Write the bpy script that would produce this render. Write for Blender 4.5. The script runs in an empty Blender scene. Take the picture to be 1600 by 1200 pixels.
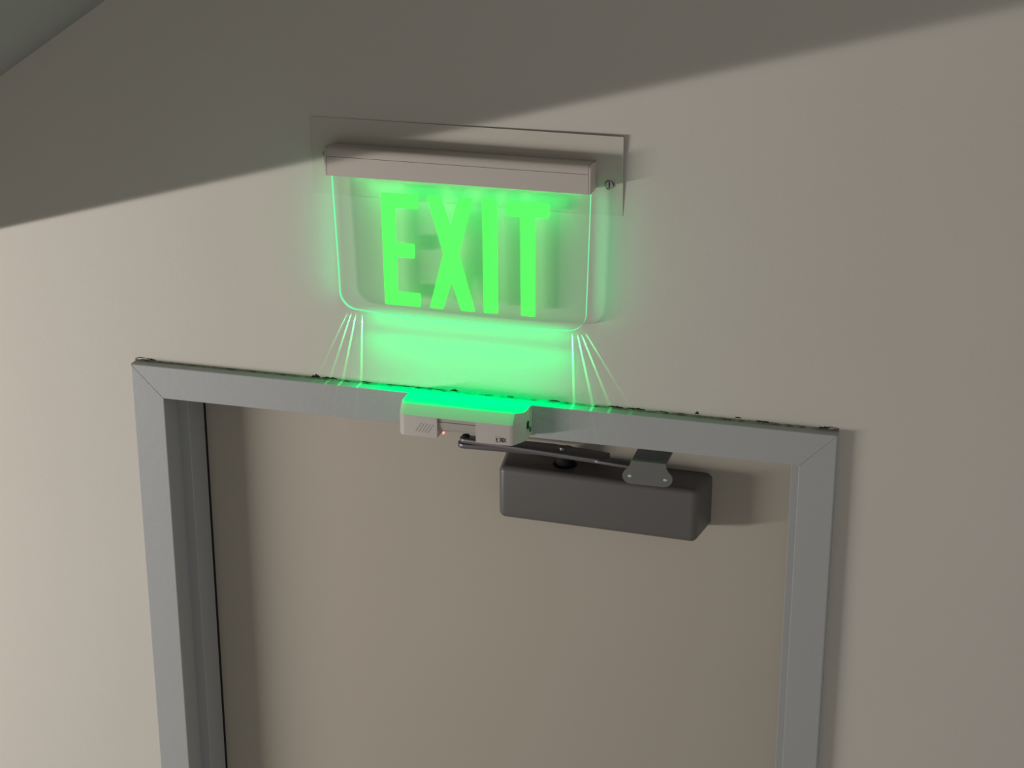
import bpy, bmesh, math, random
from mathutils import Vector, Matrix

# ---------------------------------------------------------------- units: millimetres, x right, y into the wall, z up; door frame top = z 0
Z0 = 2180.0
def V(x, y, z): return Vector((x / 1000.0, y / 1000.0, (z + Z0) / 1000.0))
C = bpy.context.scene.collection
S = bpy.context.scene

# ---------------------------------------------------------------- camera
cam = bpy.data.cameras.new('camera'); co = bpy.data.objects.new('camera', cam); C.objects.link(co)
yaw, pitch, roll = 0.271097971, 0.369222512, -0.000976749
cy, sy, cp, sp = math.cos(yaw), math.sin(yaw), math.cos(pitch), math.sin(pitch)
fw = Vector((-sy * cp, cy * cp, -sp)); rt = Vector((cy, sy, 0)); up = rt.cross(fw)
rt, up = math.cos(roll) * rt + math.sin(roll) * up, -math.sin(roll) * rt + math.cos(roll) * up
M = Matrix((rt, up, -fw)).transposed().to_4x4(); M.translation = V(1302.976, -2539.837, 1048.989)
co.matrix_world = M
cam.sensor_width = 36; cam.lens = 3094.27 * 36 / 1600; cam.clip_start = 0.05
S.camera = co

# ---------------------------------------------------------------- world, main lamp, exposure
S.view_settings.view_transform = 'Standard'; S.view_settings.look = 'None'
S.view_settings.exposure = 0.0; S.view_settings.gamma = 1.0; S.view_settings.use_curve_mapping = False
W = bpy.data.worlds.new('dim_surroundings'); S.world = W; W.use_nodes = True
bg = W.node_tree.nodes['Background']; bg.inputs[0].default_value = (1.0, 0.97, 0.93, 1); bg.inputs[1].default_value = 0.395

def aim(o, loc, d, tang=None):
    """place o so that its -Z looks along d and its X lies along tang"""
    x = Vector(tang).normalized() if tang else Vector((1, 0, 0))
    z = -Vector(d).normalized(); z = (z - z.dot(x) * x).normalized(); y = z.cross(x)
    m = Matrix((x, y, z)).transposed().to_4x4(); m.translation = loc
    return m
LP = Vector((-3200, -2300, -730))                      # fluorescent fitting down the stairwell, left of the picture
l = bpy.data.lights.new('stairwell_lamp', 'AREA'); l.shape = 'RECTANGLE'; l.size = 3.4; l.size_y = 0.014
l.energy = 196; l.color = (1.0, 0.94, 0.89)
lo = bpy.data.objects.new('stairwell_lamp', l); C.objects.link(lo)
# the lamp and the shadow line on the wall span one plane; the fitting lies along that line, following the rake of the stairs
SH0, SH1 = Vector((-211, 18, 189.6)), Vector((1248, 18, 594))
PN = (SH1 - SH0).cross(LP - SH0).normalized(); TUBE = (SH1 - SH0).normalized()
lo.matrix_world = aim(lo, V(*LP), (0, 1, 0.55), TUBE)

# ---------------------------------------------------------------- materials
def mat(name, col, rough=0.6, metal=0.0, spec=0.4, bump=None, var=None, coat=0.0):
    m = bpy.data.materials.new(name); m.use_nodes = True; nt = m.node_tree; b = nt.nodes['Principled BSDF']
    b.inputs['Base Color'].default_value = (*col, 1); b.inputs['Roughness'].default_value = rough
    b.inputs['Metallic'].default_value = metal; b.inputs['Specular IOR Level'].default_value = spec
    b.inputs['Coat Weight'].default_value = coat
    tc = nt.nodes.new('ShaderNodeTexCoord')
    if bump:
        h = None
        for sc, st in bump:
            n = nt.nodes.new('ShaderNodeTexNoise'); n.inputs['Scale'].default_value = sc; n.inputs['Detail'].default_value = 4
            nt.links.new(tc.outputs['Object'], n.inputs['Vector'])
            bp = nt.nodes.new('ShaderNodeBump'); bp.inputs['Distance'].default_value = st; bp.inputs['Strength'].default_value = 1.0
            nt.links.new(n.outputs['Fac'], bp.inputs['Height'])
            if h: nt.links.new(h, bp.inputs['Normal'])
            h = bp.outputs['Normal']
        nt.links.new(h, b.inputs['Normal'])
    if var:
        sc, amt, col2 = var
        n = nt.nodes.new('ShaderNodeTexNoise'); n.inputs['Scale'].default_value = sc; n.inputs['Detail'].default_value = 5
        nt.links.new(tc.outputs['Object'], n.inputs['Vector'])
        mr = nt.nodes.new('ShaderNodeMapRange'); mr.inputs[1].default_value = 0.35; mr.inputs[2].default_value = 0.65
        mr.inputs[3].default_value = 0; mr.inputs[4].default_value = amt
        nt.links.new(n.outputs['Fac'], mr.inputs[0])
        mx = nt.nodes.new('ShaderNodeMix'); mx.data_type = 'RGBA'
        mx.inputs[6].default_value = (*col, 1); mx.inputs[7].default_value = (*col2, 1)
        nt.links.new(mr.outputs[0], mx.inputs[0]); nt.links.new(mx.outputs[2], b.inputs['Base Color'])
    return m
def emis(name, col, st):
    m = bpy.data.materials.new(name); m.use_nodes = True; nt = m.node_tree
    for n in list(nt.nodes): nt.nodes.remove(n)
    o = nt.nodes.new('ShaderNodeOutputMaterial'); e = nt.nodes.new('ShaderNodeEmission')
    e.inputs[0].default_value = (*col, 1); e.inputs[1].default_value = st; nt.links.new(e.outputs[0], o.inputs[0]); return m
WALLC = (0.60, 0.575, 0.52)
m_wall = mat('painted_plaster', WALLC, 0.75, spec=0.25, bump=[(260, 0.0002), (28, 0.00025)], var=(3.0, 0.5, (0.575, 0.55, 0.495)))
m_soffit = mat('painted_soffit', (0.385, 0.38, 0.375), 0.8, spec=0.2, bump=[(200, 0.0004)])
m_floor = mat('floor_tiles', (0.30, 0.28, 0.25), 0.5, bump=[(80, 0.0003)])
m_frame = mat('grey_frame_enamel', (0.385, 0.397, 0.400), 0.45, spec=0.4, bump=[(300, 0.0002), (40, 0.0004)])
m_door = mat('beige_door_laminate', (0.46, 0.42, 0.355), 0.55, spec=0.35, bump=[(500, 0.0001)], var=(2.0, 0.6, (0.44, 0.40, 0.34)))
m_caulk = mat('dirty_caulk', (0.40, 0.39, 0.32), 0.8, bump=[(300, 0.001)], var=(60, 1.0, (0.12, 0.11, 0.08)))
m_crack = mat('dark_crack', (0.035, 0.032, 0.025), 0.95, spec=0.1)
m_plate = mat('wall_painted_plate', (0.545, 0.515, 0.45), 0.6, bump=[(300, 0.0002)])
m_house = mat('ivory_housing_paint', (0.52, 0.48, 0.43), 0.5, bump=[(350, 0.0001)])
m_seam = mat('seam_shadow_gap', (0.12, 0.11, 0.10), 0.8)
m_screw = mat('dull_screw_metal', (0.42, 0.42, 0.39), 0.4, metal=0.5)
m_plastic = mat('off_white_plastic', (0.52, 0.49, 0.45), 0.45, bump=[(600, 0.00005)])
m_lens = mat('milky_lens_plastic', (0.42, 0.395, 0.36), 0.35)
m_ink = mat('navy_ink', (0.008, 0.008, 0.04), 0.6)
m_inkred = mat('maroon_ink', (0.20, 0.03, 0.05), 0.6)
m_inkdark = mat('dark_maroon_ink', (0.035, 0.008, 0.03), 0.6)
m_hole = mat('black_hole', (0.02, 0.02, 0.02), 0.9)
m_closer = mat('dark_bronze_paint', (0.125, 0.119, 0.115), 0.42, metal=0.0, spec=0.5, bump=[(900, 0.00006)])
m_arm = mat('dark_arm_steel', (0.15, 0.14, 0.145), 0.35, metal=0.35)
m_brk = mat('bracket_grey_steel', (0.175, 0.175, 0.168), 0.38, metal=0.3)
m_black = mat('black_pivot', (0.012, 0.012, 0.013), 0.7, spec=0.2)
m_rivet = mat('polished_rivet', (0.85, 0.84, 0.8), 0.25, metal=1.0)
m_letter = emis('glowing_green_letter', (0.09, 1.0, 0.11), 1.7)
nt = m_letter.node_tree; t_ = nt.nodes.new('ShaderNodeBsdfTransparent'); t_.inputs[0].default_value = (0.6, 0.9, 0.6, 1)
x_ = nt.nodes.new('ShaderNodeMixShader'); x_.inputs[0].default_value = 0.45
nt.links.new(nt.nodes['Emission'].outputs[0], x_.inputs[1]); nt.links.new(t_.outputs[0], x_.inputs[2])
nt.links.new(x_.outputs[0], nt.nodes['Material Output'].inputs[0])
m_rim = emis('glowing_acrylic_edge', (0.19, 0.90, 0.40), 1.15)
m_led = emis('red_indicator_light', (1.0, 0.25, 0.22), 2.0)
m_clear = bpy.data.materials.new('clear_acrylic'); m_clear.use_nodes = True
nt = m_clear.node_tree
for n in list(nt.nodes): nt.nodes.remove(n)
o_ = nt.nodes.new('ShaderNodeOutputMaterial'); tr = nt.nodes.new('ShaderNodeBsdfTransparent'); gl = nt.nodes.new('ShaderNodeBsdfGlossy')
tr.inputs[0].default_value = (0.95, 0.98, 0.95, 1); gl.inputs['Roughness'].default_value = 0.08
lw = nt.nodes.new('ShaderNodeLayerWeight'); lw.inputs[0].default_value = 0.5
pw = nt.nodes.new('ShaderNodeMath'); pw.operation = 'POWER'; pw.inputs[1].default_value = 5; nt.links.new(lw.outputs['Facing'], pw.inputs[0])
fr = nt.nodes.new('ShaderNodeMath'); fr.operation = 'MULTIPLY_ADD'; fr.inputs[1].default_value = 0.9; fr.inputs[2].default_value = 0.035
nt.links.new(pw.outputs[0], fr.inputs[0])
mx = nt.nodes.new('ShaderNodeMixShader'); nt.links.new(fr.outputs[0], mx.inputs[0]); nt.links.new(tr.outputs[0], mx.inputs[1])
nt.links.new(gl.outputs[0], mx.inputs[2]); ad = nt.nodes.new('ShaderNodeAddShader'); em = nt.nodes.new('ShaderNodeEmission')
em.inputs[0].default_value = (0, 1, 0.3, 1); em.inputs[1].default_value = 0.028           # light scattered out of the edge-lit sheet
nt.links.new(mx.outputs[0], ad.inputs[0]); nt.links.new(em.outputs[0], ad.inputs[1]); nt.links.new(ad.outputs[0], o_.inputs[0])

# ---------------------------------------------------------------- helpers
def link(name, me, m, parent=None, origin=None):
    """me: mesh with vertices in mm scene coordinates -> one mesh object whose origin is the given mm point"""
    og = Vector(origin) if origin is not None else sum((v.co for v in me.vertices), Vector()) / max(1, len(me.vertices))
    for v in me.vertices: v.co = (v.co - og) / 1000.0
    o = bpy.data.objects.new(name, me); C.objects.link(o)
    if m and not me.materials: me.materials.append(m)
    w = V(*og)
    if parent is not None:
        o.parent = parent; o.location = w - root_loc(parent)
    else: o.location = w
    return o
def root_loc(o):
    p = Vector(o.location)
    while o.parent: o = o.parent; p += Vector(o.location)
    return p
def empty(name, at, label=None, cat=None, kind=None):
    o = bpy.data.objects.new(name, None); C.objects.link(o); o.location = V(*at); o.empty_display_size = 0.05
    if label: o['label'] = label
    if cat: o['category'] = cat
    if kind: o['kind'] = kind
    return o
def finish(bm, name, smooth=False):
    bmesh.ops.recalc_face_normals(bm, faces=bm.faces)
    if smooth:
        for f in bm.faces: f.smooth = True
    me = bpy.data.meshes.new(name); bm.to_mesh(me); bm.free()
    if smooth: me.set_sharp_from_angle(angle=math.radians(smooth if smooth is not True else 35))
    return me
def prism(poly, ax, a, b, bev=0, seg=2, smooth=False, name='m', bevsel=None):
    """poly: 2D outline extruded along axis ax ('x': poly=(y,z); 'y': poly=(x,z); 'z': poly=(x,y)) from a to b"""
    def P(p, t): return {'x': (t, p[0], p[1]), 'y': (p[0], t, p[1]), 'z': (p[0], p[1], t)}[ax]
    bm = bmesh.new()
    A = [bm.verts.new(P(p, a)) for p in poly]; B = [bm.verts.new(P(p, b)) for p in poly]
    bm.faces.new(A); bm.faces.new(B[::-1])
    for i in range(len(poly)):
        j = (i + 1) % len(poly); bm.faces.new((A[i], B[i], B[j], A[j]))
    bmesh.ops.recalc_face_normals(bm, faces=bm.faces)
    if bev:
        es = [e for e in bm.edges if (bevsel(e) if bevsel else True)]
        bmesh.ops.bevel(bm, geom=es, offset=bev, segments=seg, affect='EDGES', profile=0.5, clamp_overlap=True)
    return finish(bm, name, smooth)
def boxm(x0, x1, y0, y1, z0, z1, bev=0, seg=2, smooth=False):
    return prism([(x0, z0), (x1, z0), (x1, z1), (x0, z1)], 'y', y0, y1, bev, seg, smooth)
def cyl(c, r, ax, a, b, n=24, r2=None):
    bm = bmesh.new(); r2 = r if r2 is None else r2
    def P(rr, k, t):
        u, v = rr * math.cos(2 * math.pi * k / n), rr * math.sin(2 * math.pi * k / n)
        return {'x': (t, c[0] + u, c[1] + v), 'y': (c[0] + u, t, c[1] + v), 'z': (c[0] + u, c[1] + v, t)}[ax]
    A = [bm.verts.new(P(r, k, a)) for k in range(n)]; B = [bm.verts.new(P(r2, k, b)) for k in range(n)]
    bm.faces.new(A); bm.faces.new(B[::-1])
    for i in range(n):
        j = (i + 1) % n; bm.faces.new((A[i], B[i], B[j], A[j]))
    return finish(bm, 'm', 40)
def arc(cx, cy_, r, a0, a1, n):
    return [(cx + r * math.cos(math.radians(a0 + (a1 - a0) * k / n)), cy_ + r * math.sin(math.radians(a0 + (a1 - a0) * k / n))) for k in range(n + 1)]
def round_poly(pts, r, n=4):
    out = []; N = len(pts)
    for i in range(N):
        p0, p, p1 = Vector(pts[i - 1]), Vector(pts[i]), Vector(pts[(i + 1) % N])
        a, b = (p0 - p), (p1 - p); rr = min(r, a.length * .45, b.length * .45)
        A, B = p + a.normalized() * rr, p + b.normalized() * rr
        for k in range(n + 1):
            t = k / n; q = (1 - t) ** 2 * A + 2 * t * (1 - t) * p + t * t * B; out.append((q.x, q.y))
    return out

# ================================================================ SETTING
F = 50.8; WT = 959.69 + 2 * F; YW = 18.0; FL = -Z0
o = link('wall_back', prism([(-3200, FL), (20, FL), (20, -20), (WT - 20, -20), (WT - 20, FL), (3600, FL), (3600, 2400), (-3200, 2400)], 'y', YW, YW + 140), m_wall)
o['kind'] = 'structure'
# sloping soffit of the stair flight: its free oblique edge cuts off the lamp light on the upper wall
bm = bmesh.new()
def sz(x): return 0.67 * x + 547.6
def edge_x(y):                                        # where the shadow plane cuts the soffit plane at depth y
    a = PN.dot(Vector((1, 0, 0.67))); b = PN.dot(Vector((0, y, 547.6)) - SH0); return -b / a
YF = -3000
pts = [(edge_x(YW), YW), (edge_x(YF), YF), (3000, YF), (3000, YW)]
A = [bm.verts.new((x, y, sz(x))) for x, y in pts]; B = [bm.verts.new((x - 40, y, sz(x) + 130)) for x, y in pts]
bm.faces.new(A); bm.faces.new(B[::-1])
for i in range(4): bm.faces.new((A[i], B[i], B[(i + 1) % 4], A[(i + 1) % 4]))
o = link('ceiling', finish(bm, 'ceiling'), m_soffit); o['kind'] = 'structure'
o = link('floor', boxm(-3200, 3600, -5500, YW + 140, FL - 60, FL), m_floor); o['kind'] = 'structure'

# ---- door with mitred hollow steel frame
door = empty('door_1', (WT / 2, 0, FL), kind='structure')
prof = [(0, YW + 6), (0, 1.5), (0.5, 0.4), (1.5, 0), (F - 1.2, 0), (F - 0.3, 0.4), (F, 1.5), (F, 49), (F + 15.2, 49), (F + 16, 50), (F + 16, 104), (F, 104), (F, 150), (0, 150)]
def frame_piece(name, f0, f1, label=None):
    bm = bmesh.new(); A = [bm.verts.new(f0(u, y)) for u, y in prof]; B = [bm.verts.new(f1(u, y)) for u, y in prof]
    bm.faces.new(A); bm.faces.new(B[::-1]); n = len(prof)
    for i in range(n): bm.faces.new((A[i], B[i], B[(i + 1) % n], A[(i + 1) % n]))
    return link(name, finish(bm, name), m_frame, door)
frame_piece('frame_jamb', lambda u, y: (u, y, FL), lambda u, y: (u, y, -u - 1.0))
frame_piece('frame_head', lambda u, y: (u, y, -u), lambda u, y: (WT - u, y, -u))
frame_piece('frame_jamb', lambda u, y: (WT - u, y, FL), lambda u, y: (WT - u, y, -u - 0.45))
leaf = link('door_leaf', boxm(F + 3, WT - F - 3, 110, 155, FL + 8, -54, 1.2, 2), m_door, door)
# black strip standing in for the shadow in the gap beside the left stop
link('door_gap_shade', boxm(F + 14.5, F + 17.0, 107, 110.5, FL + 8, -60), m_hole, door)
# caulk bead between the frame top and the wall, broken and dirty
random.seed(4)
bm = bmesh.new(); n = 220; rows = []
for k in range(n + 1):
    x = 1 + (WT - 2) * k / n; h = 1.6 + 0.9 * random.random() + (1.2 * random.random() if (x < 40 or x > 800) else 0)
    d = 2.0 + 1.5 * random.random()
    rows.append([bm.verts.new((x, YW + 0.2, h)), bm.verts.new((x, YW - d * .5, h * .75)), bm.verts.new((x, YW - d, -0.2)), bm.verts.new((x, YW + 0.2, -0.2))])
for a, b in zip(rows, rows[1:]):
    for i in range(4): bm.faces.new((a[i], a[(i + 1) % 4], b[(i + 1) % 4], b[i]))
bm.faces.new(rows[0]); bm.faces.new(rows[-1][::-1])
link('caulk_bead', finish(bm, 'caulk'), m_caulk, door)
def blob(x, z, w, h, seed, y=YW, th=0.8):
    r = random.Random(seed); n = max(10, int(w / 2)); top, bot = [], []
    for k in range(n + 1):
        t = k / n; e = math.sin(math.pi * min(1, max(0, t))) ** .5
        top.append((x - w / 2 + w * t, z + h * (0.25 + 0.75 * r.random()) * e)); bot.append((x - w / 2 + w * t, z - 0.4 - 0.25 * h * r.random() * e))
    return prism(top + bot[::-1], 'y', y - th, y + 0.3)
wall = bpy.data.objects['wall_back']
for i, (x, z, w, h) in enumerate([(291, 2.6, 13, 4.2), (313, 2.2, 24, 2.4), (368, 2.0, 20, 1.0), (505, 2.0, 11, 4.2), (590, 2.2, 9, 1.2), (444, 2.0, 90, 0.8), (655, 2.4, 16, 1.4),
        (745, 2.4, 22, 1.6), (775, 2.6, 26, 1.8), (812, 2.4, 18, 1.3), (862, 5.0, 5, 4.0), (920, 5, 8, 1.2), (955, 2.2, 24, 2.0), (1040, 2.4, 14, 3.2)]):
    link('paint_crack', blob(x, z, w, h, i + 3), m_crack, wall)
# curl of loose paint at each end of the frame head (ring shaped scrapes)
def ring(cx, cz, rx, rz, w, y0, y1, n=28):
    bm = bmesh.new(); vs = []
    for k in range(n):
        a = 2 * math.pi * k / n; c, s = math.cos(a), math.sin(a); ww = w * (0.6 + 0.5 * math.sin(3 * a + 1))
        vs.append([bm.verts.new((cx + (rx + e) * c, y, cz + (rz + e) * s)) for e, y in ((0, y0), (ww, y0), (ww, y1), (0, y1))])
    for i in range(n):
        a, b = vs[i], vs[(i + 1) % n]
        for j in range(4): bm.faces.new((a[j], b[j], b[(j + 1) % 4], a[(j + 1) % 4]))
    return finish(bm, 'ring')
link('paint_crack', ring(14, 1.6, 14, 3.2, 0.9, YW - 1.0, YW + .3), m_crack, wall)
link('paint_crack', ring(26, 2.0, 6, 2.2, 0.8, YW - 1.2, YW + .3), m_crack, wall)
link('paint_crack', ring(1052, 2.0, 8, 2.8, 0.9, YW - 1.0, YW + .3), m_crack, wall)

# ================================================================ EXIT SIGN
sign = empty('exit_sign', (524, YW, 284), 'green edge-lit exit sign with clear rounded acrylic panel above the door', 'exit sign')
# mounting plate, its upper right corner standing off the wall
bm = bmesh.new(); nx, nz = 16, 4; G = {}
for s_ in (0, 1):
    for i in range(nx + 1):
        for k in range(nz + 1):
            u, w = i / nx, k / nz
            x = 298.6 + (749.8 - 298.6) * u + 0.2 * w; z = 284.3 + 111.4 * w + 0.8 * u * w
            lift = 0.15 + 4.6 * (u ** 1.3) * (w ** 0.9)
            G[s_, i, k] = bm.verts.new((x, YW - lift - ((0.2 + 0.7 * w) if s_ else 0), z))
for i in range(nx):
    for k in range(nz):
        for s_ in (0, 1): bm.faces.new([G[s_, i, k], G[s_, i + 1, k], G[s_, i + 1, k + 1], G[s_, i, k + 1]])
for i in range(nx):
    for k in (0, nz): bm.faces.new([G[0, i, k], G[0, i + 1, k], G[1, i + 1, k], G[1, i, k]])
for k in range(nz):
    for i in (0, nx): bm.faces.new([G[0, i, k], G[0, i, k + 1], G[1, i, k + 1], G[1, i, k]])
link('mounting_plate', finish(bm, 'plate', 35), m_plate, sign)
sc = link('screw', cyl((731, 328), 5.6, 'y', YW - 4.3, YW - 2.5, 28, 5.6), m_screw, sign)
link('slot', boxm(730.3, 731.8, YW - 4.6, YW - 4.0, 323.5, 332.5), m_hole, sc)
link('rim_gap', ring(731, 328, 5.5, 5.5, 0.9, YW - 4.5, YW - 3.0), m_hole, sc)
# housing: body (lower face), lid (upper rounded part), end caps
lower = [(14.8, 322), (-19.5, 322), (-20.6, 323.2), (-20.6, 349.6), (14.8, 349.6)]
upper = [(14.8, 350.2), (-20.6, 350.2), (-20.5, 355), (-19.6, 359), (-17.4, 361.6), (-14.2, 362.6), (-8, 362.3), (14.8, 360.2)]
link('housing_body', prism(lower, 'x', 335, 709.6, smooth=30), m_house, sign)
link('housing_lid', prism(upper, 'x', 335, 709.6, smooth=40), m_house, sign)
link('seam_gap', boxm(335.2, 709.4, -19.8, 14, 349.2, 350.6), m_seam, sign)
capp = lower[:4] + upper[2:]
def cap(x0, x1, xi):
    c2 = [(y * 1.0, z) for y, z in capp]
    return link('end_cap', prism(c2, 'x', x0, x1, 0.7, 2, 35), m_house, sign)
cap(331.4, 334.6, 1); cap(710.0, 713.0, 0)
hk = link('thumb_screw', cyl((-6, 349), 4.0, 'x', 325.5, 331.6, 20, 3.2), m_screw, sign)
# acrylic panel, bottom edge slightly bowed, rounded lower corners
ZT = 325.0
def panel_outline():
    L = [(335.4, ZT), (336.6, 290), (339.2, 230), (341.0, 184), (341.8, 155)]
    cl = arc(341.9 + 27, 121.6 + 27, 27, 180, 262, 12)
    bot = [(400, 119.6), (440, 118.0), (480, 116.6), (520, 115.9), (560, 115.9), (600, 116.6), (640, 117.6), (665, 118.4)]
    cr = arc(705.4 - 27, 119.0 + 27, 27, 275, 360, 12)
    R = [(705.8, 165), (707.0, 210), (708.0, 252), (709.2, 300), (709.6, ZT)]
    return L + cl + bot + cr + R
PO = panel_outline(); PY0, PY1 = -7.0, -1.0
bm = bmesh.new()
A = [bm.verts.new((x, PY0, z)) for x, z in PO]; B = [bm.verts.new((x, PY1, z)) for x, z in PO]
bm.faces.new(A); bm.faces.new(B[::-1])
panel = link('acrylic_panel', finish(bm, 'panel'), m_clear, sign)
bm = bmesh.new(); A = [bm.verts.new((x, PY0, z)) for x, z in PO]; B = [bm.verts.new((x, PY1, z)) for x, z in PO]
for i in range(len(PO) - 1): bm.faces.new((A[i], A[i + 1], B[i + 1], B[i]))
rim = link('panel_edge', finish(bm, 'rim', 40), m_rim, panel)
LET = {
 'E': [(408.6, 300), (463.0, 300), (463.0, 279.6), (429.8, 279.2), (430.2, 228.2), (457.4, 228.2), (457.0, 206.8), (430.8, 206.6), (431.2, 155.6), (465.0, 155.6), (464.6, 135.2), (411.2, 135.0)],
 'X': [(475.8, 300.6), (496.7, 300.8), (510.3, 259.8), (522.4, 300.8), (543.3, 301), (522.4, 218.7), (545.4, 135.6), (524.6, 135.2), (511.1, 176.6), (498.3, 135.2), (478.1, 135.4), (499.2, 217.2)],
 'I': [(556.2, 301.2), (577.6, 301.4), (579.0, 135.6), (558.0, 135.4)],
 'T': [(590.8, 301.0), (652.2, 301.6), (652.0, 280.6), (632.2, 280.2), (632.8, 136.0), (612.2, 135.9), (611.0, 279.8), (590.7, 279.6)]}
for k in 'EXIT':
    lt = link('letter', prism(round_poly(LET[k], 2.2, 3), 'y', PY0 - 0.6, PY0 + 0.2), m_letter, panel)
    lt['label'] = 'glowing green letter ' + k
# The 525 nm LEDs lie outside the sRGB gamut: written in sRGB primaries such a saturated green has a negative red share.
def led_colour(l, col):
    l.use_nodes = True; nt = l.node_tree; e = nt.nodes['Emission']; cx = nt.nodes.new('ShaderNodeCombineXYZ')
    for i in range(3): cx.inputs[i].default_value = col[i]
    nt.links.new(cx.outputs[0], e.inputs['Color']); l.color = (1, 1, 1)
# light of the LED strip: down past the panel onto plate and wall, and out of the panel's bottom edge
def area(name, c, sx, sy_, e, spread, d=(0, 0, -1), col=(-0.10, 1.0, 0.18)):
    l = bpy.data.lights.new(name, 'AREA'); l.shape = 'RECTANGLE'; l.size = sx / 1000; l.size_y = sy_ / 1000; l.energy = e; l.color = col
    led_colour(l, col); l.spread = math.radians(spread); o = bpy.data.objects.new(name, l); C.objects.link(o)
    o.matrix_world = aim(o, V(*c), d, (1, 0, 0)); return o
area('led_strip_light', (528, 3, 320.5), 290, 5, 0.095, 100, (0, 0, -1), (0.0, 1.0, 0.18))
area('led_strip_light', (528, 6, 320.5), 330, 5, 0.06, 170, (0, 0, -1), (0.0, 1.0, 0.18))
for x_, d_ in ((334, (-1, 0.35, 0)), (711, (1, 0.35, 0))):                          # light leaking from the sheet's side edges
    o_ = area('panel_edge_light', (x_, -4, 225), 5, 180, 0.016, 165, d_, (0.0, 1.0, 0.35)); o_.matrix_world = aim(o_, V(x_, -4, 225), d_, (0.35 if d_[0] > 0 else -0.35, -1, 0))
area('panel_edge_light', (527, -4, 114.5), 316, 5, 0.225, 76)
area('panel_edge_light', (527, -4, 114.4), 306, 5, 0.075, 160, (0, 0.55, -1))
def spot(name, c, target, e, half, thin, col=(0.05, 1.0, 0.25)):
    """blade of light: wide across the wall normal, thin sideways"""
    l = bpy.data.lights.new(name, 'SPOT'); l.energy = e; l.color = col; l.spot_size = math.radians(2 * half); l.spot_blend = 0.45
    l.shadow_soft_size = 0.0004
    o = bpy.data.objects.new(name, l); C.objects.link(o)
    c, t = Vector(c), Vector(target); d = t - c
    # local y along the wall normal (wide), local x sideways (thin)
    z = -d.normalized(); y = Vector((0, 1, 0)); y = (y - y.dot(z) * z).normalized(); x = y.cross(z)
    m = Matrix((x, y, z)).transposed().to_4x4(); m.translation = V(*c)
    o.matrix_world = m @ Matrix.Diagonal((thin, 1, 1, 1)); return o
for (x0, z0, x1, z1, e) in [(349, 117, 292, 0, 0.06), (353, 116, 312, -2, 0.18), (359, 115, 333, 0, 0.30), (367, 114, 362, 0, 0.45),
                            (680, 115, 684, 0, 0.45), (686, 115, 712, 0, 0.36), (690, 116, 738, 0, 0.22), (694, 118, 765, 6, 0.07)]:
    dx = (x1 - x0) / (z0 - z1)
    spot('corner_ray_light', (x0, -4, z0), (x0 + dx * 50, YW + 6, z0 - 50), e * 2.2, 40, 0.03)

# ================================================================ MOTION SENSOR on the frame head
sens = empty('motion_sensor', (532, 0, -46), 'off-white motion sensor box with speaker holes fixed on the door frame head', 'motion sensor')
# body: plan outline per height, front leans out then drops; a window notch is cut in the lower front
XL, XR, NL, NR = 440.5, 625.0, 499.6, 557.4
def plan(front, zc=0):
    return [(XR, -3), (XR - 0.5, -24), (XR - 2.5, -30), (611.5, front + 1.6), (609, front + .4), (606, front)]
def plan_left(front):
    return [(451, front), (447.5, front + .6), (443.8, front + 3.5), (441.4, front + 8), (XL, front + 14), (XL, -3)]
# full width upper block z -14.6..0
def loft(rings, name, sm=30):
    bm = bmesh.new(); R = [[bm.verts.new(p) for p in r] for r in rings]
    bm.faces.new(R[0]); bm.faces.new(R[-1][::-1])
    for a, b in zip(R, R[1:]):
        for i in range(len(a)): bm.faces.new((a[i], a[(i + 1) % len(a)], b[(i + 1) % len(a)], b[i]))
    return finish(bm, name, sm)
def rg(front, z, ins=0.0):
    return [(x - (ins if x > 530 else -ins), min(y, -3), z) for x, y in plan(front) + plan_left(front)]
up_ = loft([rg(-36.5, 0.6, 2.5), rg(-38.6, 0.0, 1.0), rg(-39.8, -1.2), rg(-50.0, -14.6), rg(-50.0, -14.9)], 'body')
body = link('upper_body', up_, m_plastic, sens)
def block(x0, x1, side, zb=-45.6):
    if side == 'L': pl = [(x1, -3), (x1, -50)] + plan_left(-50)
    else: pl = plan(-50) + [(x0, -50), (x0, -3)]
    return prism(pl, 'z', zb, -14.8, smooth=30)
lb = link('speaker_block', block(0, NL, 'L', -45.6), m_plastic, sens)
rb = link('front_block', block(NR, 0, 'R', -45.4), m_plastic, sens)
link('back_plate', boxm(441.5, 626.6, -4.0, 0.0, -47, 0.2, 0.8, 2), m_plastic, sens)
# lens: barrel shaped window between the blocks
lp = [(-3, -14.5), (-46.0, -14.5), (-46.0, -21.0), (-45.0, -21.6), (-46.2, -22.4), (-46.6, -27), (-45.2, -32), (-41.8, -36.4), (-37, -38.8), (-3, -39)]
link('lens_window', prism(lp, 'x', NL - .2, NR + .2, smooth=40), m_lens, sens)
link('lens_seam', boxm(NL, NR, -45.6, -44, -22.1, -21.2), m_seam, sens)
link('indicator_light', prism(arc(508, -38.2, 1.7, 0, 360, 14)[:-1], 'y', -46.6, -44.4), m_led, sens)
# speaker holes: five slanting columns of seven
bm = bmesh.new()
for c_ in range(5):
    for r_ in range(7):
        x = 476.0 + c_ * 4.6 - r_ * 1.28; z = -25.0 - 0.25 * c_ - r_ * 2.0
        vs = [bm.verts.new((x + .62 * math.cos(a), -50.12, z + .62 * math.sin(a))) for a in [k * math.pi / 4 for k in range(8)]]
        bm.faces.new(vs)
holes = link('speaker_holes', finish(bm, 'holes'), m_hole, lb); holes['kind'] = 'stuff'
link('key_slot', boxm(625.6, 627.0, -22, -16.5, -29, -18), m_hole, sens)
link('side_catch', boxm(625.4, 627.2, -9, -5, -38, -31), m_seam, sens)
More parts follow.
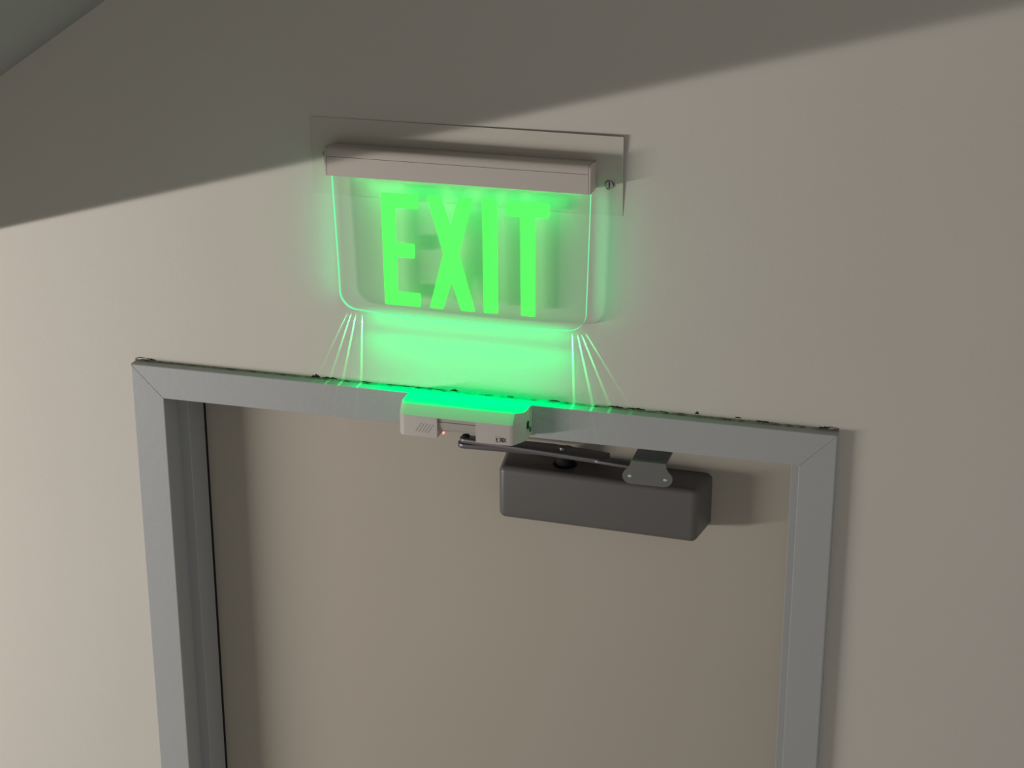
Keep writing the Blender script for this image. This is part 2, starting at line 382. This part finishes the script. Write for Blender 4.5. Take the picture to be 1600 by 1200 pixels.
# lettering
def text(s, x, z, y, size, m, parent, name, sx=1.0, bold=0.0, shear=0.0):
    cu = bpy.data.curves.new('t', 'FONT'); cu.body = s; cu.size = size; cu.offset = bold; cu.shear = shear; cu.extrude = 0.04; cu.space_character = 0.9
    t = bpy.data.objects.new('t', cu); C.objects.link(t); bpy.context.view_layer.update()
    me = bpy.data.meshes.new_from_object(t.evaluated_get(bpy.context.evaluated_depsgraph_get()))
    bpy.data.objects.remove(t); me.materials.clear()
    for v in me.vertices: v.co = Vector((x + v.co.x * sx, y - v.co.z, z + v.co.y))
    return link(name, me, m, parent)
text('REX', 593.3, -40.8, -50.14, 8.8, m_ink, rb, 'lettering', sx=0.60, bold=0.30)
text('t', 587.0, -40.8, -50.14, 10.0, m_inkdark, rb, 'lettering', sx=0.9, bold=0.28)
bm = bmesh.new()
for (a, b, c_, d) in [(586.4, 592.6, -33.0, -32.7), (586.4, 592.6, -42.4, -42.1), (592.3, 592.7, -42.4, -32.7), (586.3, 586.6, -42.4, -40.8), (586.3, 586.6, -34.2, -32.7)]:
    bm.faces.new([bm.verts.new(p) for p in ((a, -50.13, c_), (b, -50.13, c_), (b, -50.13, d), (a, -50.13, d))])
link('logo_box', finish(bm, 'logo'), m_inkred, rb)

# ================================================================ DOOR CLOSER
clo = empty('door_closer', (714, 110, -208), 'dark bronze door closer with folded arm fixed at the top of the beige door', 'door closer')
bm = bmesh.new()
def cz(x, z): return z - (x - 714) * 0.0185
fr_ = [(565.2, 40), (862.6, 40)]; bk = [(557.0, 110), (872.6, 110)]
zt, zb = -122.2, -205.6
vs = {}
for nm, (pt, zt_, zb_) in {'fl': (fr_[0], zt, zb), 'fr': (fr_[1], zt, zb), 'bl': (bk[0], zt - 0.6, zb - 1.5), 'br': (bk[1], zt - 0.6, zb - 1.5)}.items():
    vs[nm, 1] = bm.verts.new((pt[0], pt[1], cz(pt[0], zt_) - (0.004 * (pt[0] - 714) * -1 if pt[0] > 714 else 0))); vs[nm, 0] = bm.verts.new((pt[0], pt[1], cz(pt[0], zb_)))
for f in (('fl', 1), ('fr', 1), ('fr', 0), ('fl', 0)), (('bl', 1), ('bl', 0), ('br', 0), ('br', 1)), (('fl', 1), ('bl', 1), ('br', 1), ('fr', 1)), (('fl', 0), ('fr', 0), ('br', 0), ('bl', 0)), (('fl', 1), ('fl', 0), ('bl', 0), ('bl', 1)), (('fr', 1), ('br', 1), ('br', 0), ('fr', 0)):
    bm.faces.new([vs[k] for k in f])
bmesh.ops.recalc_face_normals(bm, faces=bm.faces)
es = [e for e in bm.edges if min(v.co.y for v in e.verts) < 60]
bmesh.ops.bevel(bm, geom=es, offset=9.5, segments=6, affect='EDGES', profile=0.5)
link('cover', finish(bm, 'cover', 50), m_closer, clo)
# spindle boss on the cover top and the arm hub
zc = cz(656, -122.2)
link('spindle_boss', cyl((657, 77), 18, 'z', zc - 2, zc + 0.5, 32), m_black, clo)
def bar(p0, p1, w0, w1, z0, z1, bev=1.5):
    """flat bar with rounded ends between two plan points"""
    a, b = Vector(p0), Vector(p1); an = math.degrees(math.atan2(b.y - a.y, b.x - a.x))
    o_ = arc(b.x, b.y, w1 / 2, an - 90, an + 90, 8) + arc(a.x, a.y, w0 / 2, an + 90, an + 270, 8)
    return prism(o_, 'z', z0, z1, bev, 2, 35, bevsel=lambda e: abs(e.verts[0].co.z - e.verts[1].co.z) < 1e-6)
ma = link('main_arm', bar((506, 66), (656, 76), 22, 27, -104.5, -97, 1.5), m_arm, clo)
link('arm_hub', cyl((656, 79), 14.5, 'z', zc, -97.5, 24), m_black, ma)
link('hub_screw', cyl((659, 53), 5.2, 'z', -88.2, -83.5, 20, 4.4), m_brk, ma)
fa = link('forearm', prism(round_poly([(500, 72), (499, 60), (504, 54), (718, 31), (724, 38), (730, 62), (640, 74)], 5, 4), 'z', -95.0, -88.0, 1.6, 2, 35, bevsel=lambda e: abs(e.verts[0].co.z - e.verts[1].co.z) < 1e-6), m_arm, clo)
link('forearm_rod', bar((718, 40), (776, 33), 20, 20, -94.4, -89.4, 1.5), m_arm, fa)
link('elbow_pin', cyl((508, 65), 5.5, 'z', -106, -85.8, 20), m_black, fa)
# frame bracket: plate under the head bent down at the front, two ears with rivets
br = link('arm_bracket', prism([(774.4, -2), (824.6, -2), (824.6, 103), (774.4, 103)], 'z', -70.4, -66.9), m_brk, clo)
O2 = [(774.0, -67.2), (772.4, -73), (770.8, -78.5), (766.2, -82.5), (762.4, -87.5), (761.6, -93), (763.6, -98.4), (768, -102), (773.6, -103.4), (822.6, -103.2), (828.8, -101.4), (833.4, -96.6), (834.6, -90.6), (833, -84.8), (829, -80.6), (825.6, -76.6), (824.6, -71), (824.6, -67.2)]
link('bracket_face', prism(round_poly(O2, 3, 3), 'y', -6.0, -2.6, 0.5, 1, 35), m_brk, br)
link('bracket_bend', prism(arc(-2.0, -70.8, 3.9, 90, 180, 6) + [(-5.9, -72.5), (-2.4, -72.5), (-2.0, -70.4)], 'x', 774.0, 824.6, smooth=50), m_brk, br)
for x, z in ((772.4, -92.0), (824.0, -92.4)):
    link('rivet', cyl((x, z), 2.9, 'y', -5.9, -8.0, 18, 1.3), m_rivet, br)
link('pivot_block', boxm(780, 816, 14, 44, -100, -70.4, 3, 2), m_black, br)
